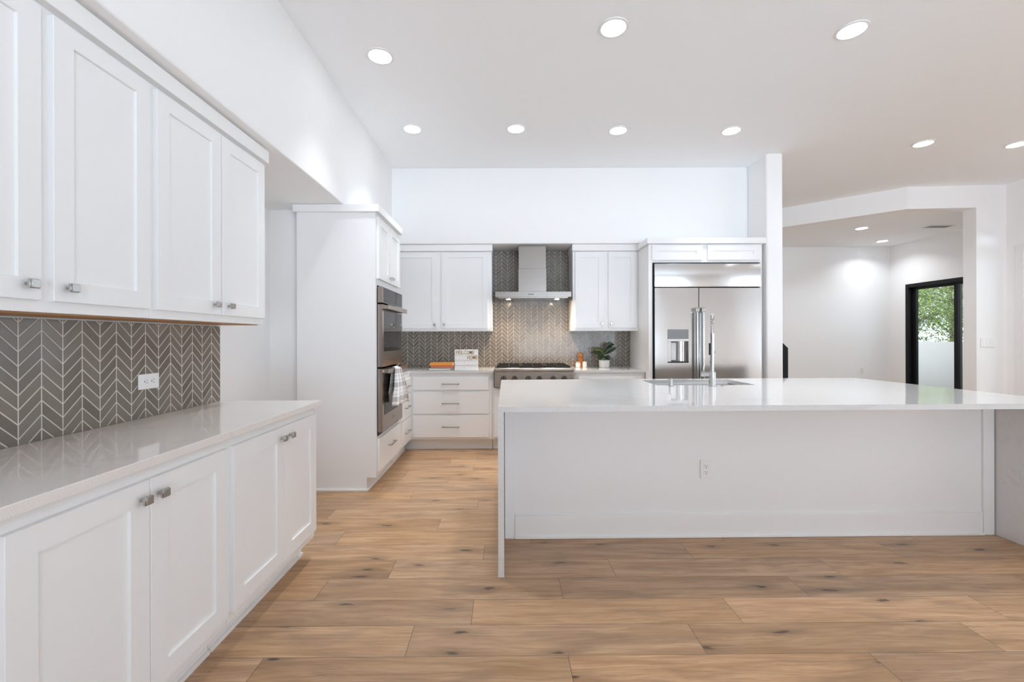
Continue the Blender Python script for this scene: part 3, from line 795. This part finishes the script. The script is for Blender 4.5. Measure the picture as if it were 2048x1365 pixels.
# pepper mill, jars
mill_m = M('mill_wood', (0.50, 0.155, 0.03), 0.35)
lk(mill_m, mixc(mill_m, noise(mill_m, 12, 3, scaled(mill_m, objco(mill_m), (8, 8, 1))), (0.40, 0.11, 0.02), (0.60, 0.22, 0.05)), bsdf(mill_m).inputs['Base Color'])
pm = thing('pepper_mill', 'turned orange-brown wooden pepper mill on the counter right of the rangetop', 'pepper mill', (0.930, 5.47, 0.9145))
bm = NB(); lathe(bm, [(0.029, 0), (0.029, 0.012), (0.024, 0.025), (0.021, 0.06), (0.025, 0.095), (0.028, 0.118), (0.024, 0.121)], 28); mk('mill_body', bm, mill_m, pm, ang=50)
bm = NB(); lathe(bm, [(0.0235, 0.122), (0.0275, 0.126), (0.0285, 0.15), (0.0275, 0.168), (0.016, 0.175), (0.0, 0.176)], 28); mk('mill_head', bm, mill_m, pm, ang=50)
bm = NB(); lathe(bm, [(0.006, 0.176), (0.0075, 0.182), (0.006, 0.190), (0, 0.191)], 16); mk('finial', bm, nickel_m, pm)
cer = M('glazed_ceramic', (0.84, 0.83, 0.80), 0.2); cork = M('wooden_lid', (0.55, 0.36, 0.2), 0.5)
for lab, x, rr in (('small white jar left of the pepper mill', 0.880, 0.029), ('small white jar in front of the pepper mill, on its right', 0.963, 0.027)):
    j = thing('jar', lab, 'jar', (x, 5.395, 0.9145), 0, 'two jars by the pepper mill')
    bm = NB(); lathe(bm, [(rr * 0.8, 0.0), (rr, 0.008), (rr, 0.05), (rr * 0.9, 0.058)], 24); mk('jar_body', bm, cer, j)
    bm = NB(); lathe(bm, [(rr * 0.88, 0.058), (rr * 0.98, 0.061), (rr * 0.98, 0.070), (rr * 0.4, 0.074), (0, 0.074)], 24); mk('lid', bm, cork if x < 0.9 else cer, j)

# potted plant
leaf_m = M('rubber_leaf', (0.022, 0.045, 0.012), 0.3)
leaf_l = M('rubber_leaf_light', (0.10, 0.14, 0.025), 0.3)
pp = thing('potted_plant', 'small potted plant with glossy dark green leaves in a ribbed white pot', 'plant', (1.213, 5.43, 0.9145))
bm = NB(); lathe(bm, [(0.058, 0.0), (0.062, 0.006), (0.066, 0.08), (0.068, 0.088), (0.060, 0.088), (0.058, 0.072)], 72, ribs=(24, 0.012)); mk('pot', bm, cer, pp)
bm = NB(); lathe(bm, [(0.0585, 0.066), (0.0585, 0.074), (0, 0.077)], 24); mk('soil', bm, M('soil', (0.04, 0.028, 0.02), 0.9), pp)
bm = NB(); tube(bm, [(0, 0, 0.07), (0.004, 0, 0.12), (-0.003, 0.003, 0.16), (0.003, 0, 0.21)], 0.0035, 8); mk('stem', bm, leaf_l, pp, ang=60)
def leaf(p0, p1, wid, sag, mat, twist=0.0):
    p0, p1 = Vector(p0), Vector(p1); bm = NB(); n = 14; m_ = 6
    d = (p1 - p0); side = Vector((0, 1, 0)).cross(d).normalized(); side = (side * math.cos(twist) + Vector((0, 1, 0)) * math.sin(twist)).normalized()
    nor = d.normalized().cross(side)
    V = []
    for i in range(n + 1):
        s = i / n
        c = p0 + d * s + Vector((0, 0, 1)) * sag * math.sin(PI * s)
        w_ = wid * (math.sin(PI * min(1, s * 0.94 + 0.04)) ** 0.75) * (1 if s < 0.97 else 0.3)
        V.append([bm.verts.new(c + side * w_ * (k / m_ * 2 - 1) + nor * abs(k / m_ * 2 - 1) * w_ * 0.30) for k in range(m_ + 1)])
    for i in range(n):
        for k in range(m_): bm.faces.new((V[i][k], V[i][k + 1], V[i + 1][k + 1], V[i + 1][k]))
    o = mk('leaf', bm, mat, pp, ang=80)
    so = o.modifiers.new('thickness', 'SOLIDIFY'); so.thickness = 0.0012
    return o
leaf((0.002, 0, 0.20), (0.125, -0.015, 0.285), 0.036, 0.035, leaf_m, 0.3)
leaf((0.004, 0, 0.165), (0.148, -0.02, 0.245), 0.034, 0.012, leaf_m, 0.2)
leaf((-0.003, 0, 0.19), (-0.142, -0.02, 0.225), 0.027, 0.025, leaf_l, 0.5)
leaf((-0.003, 0, 0.15), (-0.142, -0.03, 0.19), 0.026, 0.006, leaf_m, 0.1)
leaf((0.0, 0, 0.135), (-0.095, -0.045, 0.105), 0.036, 0.02, leaf_m, 0.2)
leaf((0.002, -0.005, 0.14), (0.055, -0.05, 0.095), 0.032, 0.012, leaf_m, 0.4)
leaf((0.0, 0.005, 0.16), (0.04, 0.08, 0.19), 0.028, 0.01, leaf_m, 0.4)

# ------------------------------------------------------------------ island
it = thing('island_countertop', 'white quartz waterfall countertop of the kitchen island', 'countertop', (0, 0, 0))
FL, FR, BR, BL = (-0.050, 2.325), (3.205, 2.395), (3.145, 3.94), (-0.050, 3.83)
hs = [(1.155, 3.345), (1.926, 3.375), (1.930, 3.80), (1.160, 3.77)]      # sink cut-out
def holed(bm, outer, inner, z0, z1):
    rings = [[bm.verts.new((x, y, z)) for x, y in pts] for z in (z1, z0) for pts in (outer, inner)]
    ot, itp, ob, ib = rings
    for i in range(4):
        j = (i + 1) % 4
        bm.faces.new((ot[i], ot[j], itp[j], itp[i])); bm.faces.new((ob[j], ob[i], ib[i], ib[j]))
        bm.faces.new((ot[j], ot[i], ob[i], ob[j])); bm.faces.new((itp[i], itp[j], ib[j], ib[i]))
bm = NB(); holed(bm, [FL, FR, BR, BL], hs, 0.884, 0.914); mk('top_slab', bm, quartz_m, it)
bm = NB(); prism(bm, [(-0.050, 2.325), (-0.018, 2.325), (-0.018, 3.83), (-0.050, 3.83)], 0.0005, 0.8838); mk('waterfall_panel', bm, quartz_m, it)
bm = NB(); prism(bm, [(3.172, 2.395), (3.204, 2.395), (3.144, 3.94), (3.112, 3.94)], 0.0005, 0.8838); mk('waterfall_panel', bm, quartz_m, it)

ia = 0.0125
isl = thing('kitchen_island', 'white panelled kitchen island base under the waterfall countertop', 'island', (-0.0165, 2.785, 0), ia)
LI = 3.165
bm = NB()
box(bm, 0, LI, 0.0, 0.02, 0, 0.8835); box(bm, 0, 0.02, 0.02, 0.99, 0, 0.8835); box(bm, LI - 0.06, LI - 0.04, 0.02, 0.99, 0, 0.8835); box(bm, 0.02, LI - 0.06, 0.97, 0.99, 0.1, 0.8835)
mk('back_panel', bm, cab_m, isl)
for a, b in ((0.0, 0.062), (LI - 0.072, LI - 0.0005)):
    bm = NB(); box(bm, a, b, -0.014, -0.0003, 0.0005, 0.8833, bev=0.002); mk('stile', bm, cab_m, isl)
bm = NB(); box(bm, 0.063, LI - 0.073, -0.013, -0.0003, 0.0005, 0.148, bev=0.004); box(bm, 0.063, LI - 0.073, -0.0075, -0.0003, 0.148, 0.160, bev=0.003); mk('baseboard', bm, trim_m, isl)
bm = NB(); box(bm, 0.063, LI - 0.073, -0.023, -0.0133, 0.0005, 0.016, bev=0.004); mk('shoe_moulding', bm, trim_m, isl)
outlet('white upright outlet on the island back panel', (1.276, 2.7998, 0.435), ia)

# sink
sk = thing('kitchen_sink', 'undermount stainless sink in the island countertop', 'sink', (1.54, 3.57, 0.66))
sink_m = steel('sink_steel', (0.36, 0.345, 0.33), 0.3)
bm = NB()
inner = [(x - 1.54, y - 3.57) for x, y in hs]
def grow(pts, t): return [(x + (t if x > 0 else -t), y + (t if y > 0 else -t)) for x, y in pts]
o_t = [bm.verts.new((x, y, 0.2235)) for x, y in grow(inner, 0.02)]; i_t = [bm.verts.new((x, y, 0.2235)) for x, y in grow(inner, 0.004)]
i_b = [bm.verts.new((x, y, 0.02)) for x, y in grow(inner, -0.004)]; o_b = [bm.verts.new((x, y, 0.0)) for x, y in grow(inner, 0.02)]
for i in range(4):
    j = (i + 1) % 4
    bm.faces.new((o_t[i], o_t[j], i_t[j], i_t[i])); bm.faces.new((i_t[i], i_t[j], i_b[j], i_b[i])); bm.faces.new((o_t[j], o_t[i], o_b[i], o_b[j]))
bm.faces.new(i_b); bm.faces.new(o_b[::-1])
mk('basin', bm, sink_m, sk)
bm = NB(); lathe(bm, [(0.05, 0.0205), (0.05, 0.023), (0.03, 0.0215), (0.0, 0.0215)], 24); mk('drain', bm, chrome_m, sk)

# faucet
fc = thing('faucet', 'chrome spring-neck kitchen faucet standing in front of the island sink', 'faucet', (1.55, 3.285, 0.9145), -0.441)
bm = NB(); lathe(bm, [(0.027, 0.0), (0.027, 0.004), (0.0245, 0.006), (0.0245, 0.106), (0.0225, 0.109), (0.015, 0.110)], 28); mk('base', bm, chrome_m, fc)
bm = NB(); cyl(bm, (0, 0, 0.110), (0, 0, 0.325), 0.0145, 24); cyl(bm, (0, 0, 0.325), (0, 0, 0.40), 0.0125, 24); mk('column', bm, chrome_m, fc)
RA = 0.075
def arc(t):                    # 0..1 : up, over towards the sink, down
    h0, h1, h2 = 0.40, 0.46, 0.28
    L1, L2, L3 = h1 - h0, PI * RA, h1 - h2
    s = t * (L1 + L2 + L3)
    if s < L1: return Vector((0, 0, h0 + s)), Vector((0, 0, 1))
    if s < L1 + L2:
        a = (s - L1) / RA
        return Vector((0, RA - RA * math.cos(a), h1 + RA * math.sin(a))), Vector((0, math.sin(a), math.cos(a)))
    return Vector((0, 2 * RA, h1 - (s - L1 - L2))), Vector((0, 0, -1))
bm = NB(); tube(bm, [arc(i / 60)[0] for i in range(61)], 0.005, 10); mk('hose', bm, chrome_m, fc, ang=60)
pts = []
turns = 30
for i in range(turns * 14 + 1):
    t = i / (turns * 14); c, tg = arc(t); a = 2 * PI * i / 14
    n1 = Vector((1, 0, 0)); n2 = tg.cross(n1)
    pts.append(c + (n1 * math.cos(a) + n2 * math.sin(a)) * 0.0125)
bm = NB(); tube(bm, pts, 0.0030, 6); mk('spring', bm, chrome_m, fc, ang=80)
bm = NB(); lathe(bm, [(0.010, 0.285), (0.014, 0.275), (0.016, 0.20), (0.019, 0.165), (0.017, 0.160)], 24, (0, 2 * RA, 0)); mk('spray_head', bm, chrome_m, fc)
bm = NB(); box(bm, -0.008, 0.008, 0.012, 2 * RA - 0.012, 0.246, 0.258, bev=0.002); lathe(bm, [(0.0185, 0.24), (0.0185, 0.264)], 20, (0, 2 * RA, 0)); box(bm, -0.024, -0.012, -0.008, 0.012, 0.235, 0.325, bev=0.003); mk('docking_arm', bm, black_m, fc)
bm = NB(); cyl(bm, (-0.02, 0, 0.088), (-0.072, 0, 0.088), 0.0165, 24); cyl(bm, (-0.05, 0, 0.088), (-0.078, 0, 0.088), 0.02, 24)
tube(bm, [(-0.068, 0, 0.10), (-0.062, 0, 0.13), (-0.058, 0, 0.172)], 0.005, 10); mk('lever', bm, chrome_m, fc)
ag = NB(); lathe(ag, [(0.021, 0.0), (0.021, 0.003), (0.0155, 0.005), (0.0155, 0.055), (0.013, 0.059), (0, 0.059)], 24)
tag(mk('air_gap', ag, chrome_m, None, (1.237, 3.285, 0.9145)), 'short chrome cylinder standing left of the faucet by the sink', 'air gap')
sb = NB(); lathe(sb, [(0.026, 0.0), (0.026, 0.003), (0.018, 0.004), (0.018, 0.007), (0, 0.008)], 24)
tag(mk('sink_button', sb, chrome_m, None, (1.65, 3.31, 0.9145)), 'flat round chrome button set in the countertop right of the faucet', 'button')

# ------------------------------------------------------------------ right-hand details
sw = thing('light_switch', 'white triple rocker switch plate on the hall pier', 'light switch', (6.405, 5.8028, 1.205), -0.065)
bm = NB(); box(bm, -0.082, 0.082, -0.007, 0, -0.058, 0.058, bev=0.0025); mk('cover_plate', bm, white_pl, sw)
for k in (-1, 0, 1):
    bm = NB(); box(bm, k * 0.046 - 0.0165, k * 0.046 + 0.0165, -0.010, -0.0068, -0.033, 0.033, bev=0.001); mk('rocker', bm, white_pl, sw)
outlet('small white outlet low on the far room wall', (6.85, 8.3998, 0.64), 0)

sr = thing('stair_railing', 'black metal stair railing end showing beside the white wall stub', 'railing', (4.02, 6.30, 0))
def slant(bm, x0, x1, za0, za1, zb, y0, y1):
    pts = [(x0, za0), (x1, za1), (x1, zb), (x0, zb)] if zb is not None else None
    a = [bm.verts.new((x, y0, z)) for x, z in pts]; b = [bm.verts.new((x, y1, z)) for x, z in pts]
    bm.faces.new(a); bm.faces.new(b[::-1])
    for i in range(4): bm.faces.new((a[i], a[(i + 1) % 4], b[(i + 1) % 4], b[i]))
bm = NB(); slant(bm, -0.05, 0.05, 1.225, 1.128, 0.0005, 0, 0.05); mk('newel_post', bm, black_m, sr)
bm = NB()
a = [bm.verts.new((x, y, z)) for y in (0, 0.05) for x, z in ((-0.05, 1.225), (-0.8, 1.95), (-0.8, 1.88), (-0.05, 1.155))]
bm.faces.new(a[:4]); bm.faces.new(a[4:][::-1])
for i in range(4): bm.faces.new((a[i], a[(i + 1) % 4], a[4 + (i + 1) % 4], a[4 + i]))
mk('handrail', bm, black_m, sr)
for k in range(5):
    xx = -0.17 - k * 0.13
    bm = NB(); box(bm, xx - 0.01, xx + 0.01, 0.015, 0.035, 0.0005, 1.155 - (xx + 0.05) * 0.967 + 0.02); mk('baluster', bm, black_m, sr)

# ceiling vent
vt = thing('ceiling_vent', 'small grey louvred air vent in the far room ceiling', 'vent', (6.80, 6.86, 3.03))
bm = NB()
for b in ((-0.20, 0.20, -0.09, -0.07), (-0.20, 0.20, 0.07, 0.09), (-0.20, -0.18, -0.07, 0.07), (0.18, 0.20, -0.07, 0.07)): box(bm, *b, -0.008, -0.0003)
mk('frame', bm, white_pl, vt)
bm = NB()
for k in range(9): box(bm, -0.18, 0.18, -0.066 + k * 0.0155, -0.058 + k * 0.0155, -0.007, -0.002)
mk('louvres', bm, M('vent_grey', (0.35, 0.35, 0.35), 0.5), vt)
bm = NB(); box(bm, -0.18, 0.18, -0.07, 0.07, -0.0015, -0.0003); mk('duct', bm, slot_m, vt)

# ------------------------------------------------------------------ recessed lamps
lens_me = ring_me = None
def downlight(label, x, y, z=ZC, group='recessed lights in the kitchen ceiling', r=0.078):
    global lens_me, ring_me
    t = thing('recessed_light', label, 'ceiling light', (x, y, z), 0, group)
    if lens_me is None:
        bm = NB(); lathe(bm, [(r + 0.004, -0.0005), (r + 0.018, -0.0008), (r + 0.016, -0.006), (r + 0.002, -0.009), (r, -0.004)], 40); ro = mk('trim_ring', bm, white_pl, t); ring_me = ro.data
        bm = NB(); cyl(bm, (0, 0, -0.0010), (0, 0, -0.0050), r - 0.001, 40); lo = mk('lens', bm, lamp_m, t); lens_me = lo.data
    else:
        for n_, me in (('trim_ring', ring_me), ('lens', lens_me)):
            c = bpy.data.objects.new(n_, me); COL.objects.link(c); c.parent = t
    ld_ = bpy.data.lights.new('beam', 'AREA'); ld_.shape = 'DISK'; ld_.size = 2 * r; ld_.spread = math.radians(135 if x > 4 and y > 0 else 74)
    ld_.energy = LAMP_W * (1.35 if z < 3.2 else 2.2 if y < -1 else 2.0 if x > 4 else 1); ld_.color = LAMP_COL[:3]
    lo_ = bpy.data.objects.new('beam', ld_); COL.objects.link(lo_); lo_.parent = t; lo_.location = (0, 0, -0.0095)
    return t
for lab, x, y in (
    ('glowing round recessed light nearest the left header in the front row', -0.905, 3.12),
    ('glowing round recessed light at the top middle of the ceiling, above the island', 0.70, 2.84),
    ('glowing round recessed light at the top right of the ceiling, above the island end', 2.28, 2.87),
    ('glowing round recessed light above the oven cabinet, leftmost of the rear row', -0.91, 4.205),
    ('glowing round recessed light above the letter board, second of the rear row', 0.092, 4.205),
    ('glowing round recessed light right of the hood, third of the rear row', 1.09, 4.245),
    ('glowing round recessed light in the ceiling in front of the refrigerator', 2.20, 4.256),
    ('glowing round recessed light in the hall ceiling above the angled header', 4.36, 4.55),
    ('glowing round recessed light in the ceiling cut by the right frame edge', 5.37, 4.575)):
    downlight(lab, x, y)
for x, y in ((4.36, 2.2), (5.5, 2.2)):  # extra downlights out of view, added to light the hall
    downlight('unseen recessed light added to brighten the hall', x, y, group='unseen lights added to brighten the hall')
for x, y in ((3.2, -2.5), (4.6, -2.5), (5.9, -2.5), (5.9, -1.6)):  # unseen lamps added so the refrigerator reflects a bright rear wall
    downlight('unseen recessed light added behind the viewer to brighten the rear wall', x, y, group='unseen lights added to brighten the rear wall')
downlight('recessed light of the far room ceiling, the one nearer the angled header', 5.68, 6.96, 3.03, 'recessed lights in the far room ceiling')
downlight('recessed light of the far room ceiling, the one nearer the far corner', 6.81, 7.89, 3.03, 'recessed lights in the far room ceiling')

# ------------------------------------------------------------------ trees outside
bark = M('bark', (0.09, 0.065, 0.045), 0.9)
lv = M('leaf_green', (0.13, 0.25, 0.03), 0.5)
at = nd(lv, 'ShaderNodeAttribute'); at.attribute_name = 'rnd'
sc_ = nd(lv, 'ShaderNodeSeparateColor'); lk(lv, at.outputs['Color'], sc_.inputs[0])
lk(lv, mixc(lv, sc_.outputs[0], (0.035, 0.085, 0.01), (0.34, 0.44, 0.05)), bsdf(lv).inputs['Base Color'])
bsdf(lv).inputs['Transmission Weight'].default_value = 0.0
def tree(label, x, y, h, rad, n, seed, zc):
    rng = random.Random(seed)
    t = thing('tree', label, 'tree', (x, y, -0.25), 0, 'trees beyond the terrace wall')
    bm = NB(); tube(bm, [(0, 0, 0), (0.05, 0.02, h * 0.3), (-0.05, 0.05, h * 0.6), (0.05, 0, h * 0.95)], 0.1, 10, rf=lambda s: 0.14 * (1 - 0.8 * s)); mk('trunk', bm, bark, t, ang=60)
    tips = []
    bm = NB()
    for k in range(17):
        a = rng.uniform(0, 2 * PI); z0 = h * rng.uniform(0.14, 0.8); ln = rad * rng.uniform(0.6, 1.0)
        p0 = Vector((0, 0, z0)); p2 = p0 + Vector((math.cos(a) * ln, math.sin(a) * ln, rng.uniform(0.0, 0.6) * ln))
        p1 = (p0 + p2) / 2 + Vector((rng.uniform(-.15, .15), rng.uniform(-.15, .15), 0.15))
        tube(bm, [p0, p1, p2], 0.03, 6, rf=lambda s: 0.045 * (1 - 0.8 * s)); tips += [p1, p2, (p0 + p1) / 2, (p1 + p2) / 2]
    mk('branches', bm, bark, t, ang=80)
    verts, faces, cols = [], [], []
    for i in range(n):
        b = rng.choice(tips)
        c = b + Vector((rng.gauss(0, 0.42), rng.gauss(0, 0.42), rng.gauss(0, 0.36)))
        L = rng.uniform(0.06, 0.115); w_ = L * 0.4
        u = Vector((rng.uniform(-1, 1), rng.uniform(-1, 1), rng.uniform(-0.7, 0.3))).normalized(); v = u.cross(Vector((rng.uniform(-1, 1), rng.uniform(-1, 1), 1))).normalized()
        k = len(verts)
        verts += [c, c + u * L * 0.5 + v * w_ * 0.5 + Vector((0, 0, -.01)), c + u * L, c + u * L * 0.5 - v * w_ * 0.5 + Vector((0, 0, -.01))]
        faces.append((k, k + 1, k + 2, k + 3)); cols += [(rng.random(), 0, 0, 1)] * 4
    me = bpy.data.meshes.new('foliage'); me.from_pydata([tuple(p) for p in verts], [], faces)
    ca = me.color_attributes.new('rnd', 'FLOAT_COLOR', 'CORNER')
    for i, c in enumerate(cols): ca.data[i].color = c
    me.materials.append(lv)
    o = bpy.data.objects.new('foliage', me); COL.objects.link(o); o.parent = t
tree('leafy green tree behind the terrace wall, left in the sliding door', 12.0, 13.0, 4.6, 1.7, 15000, 11, 2.5)
tree('leafy green tree behind the terrace wall, right in the sliding door', 17.2, 16.8, 5.0, 2.0, 16000, 12, 2.2)
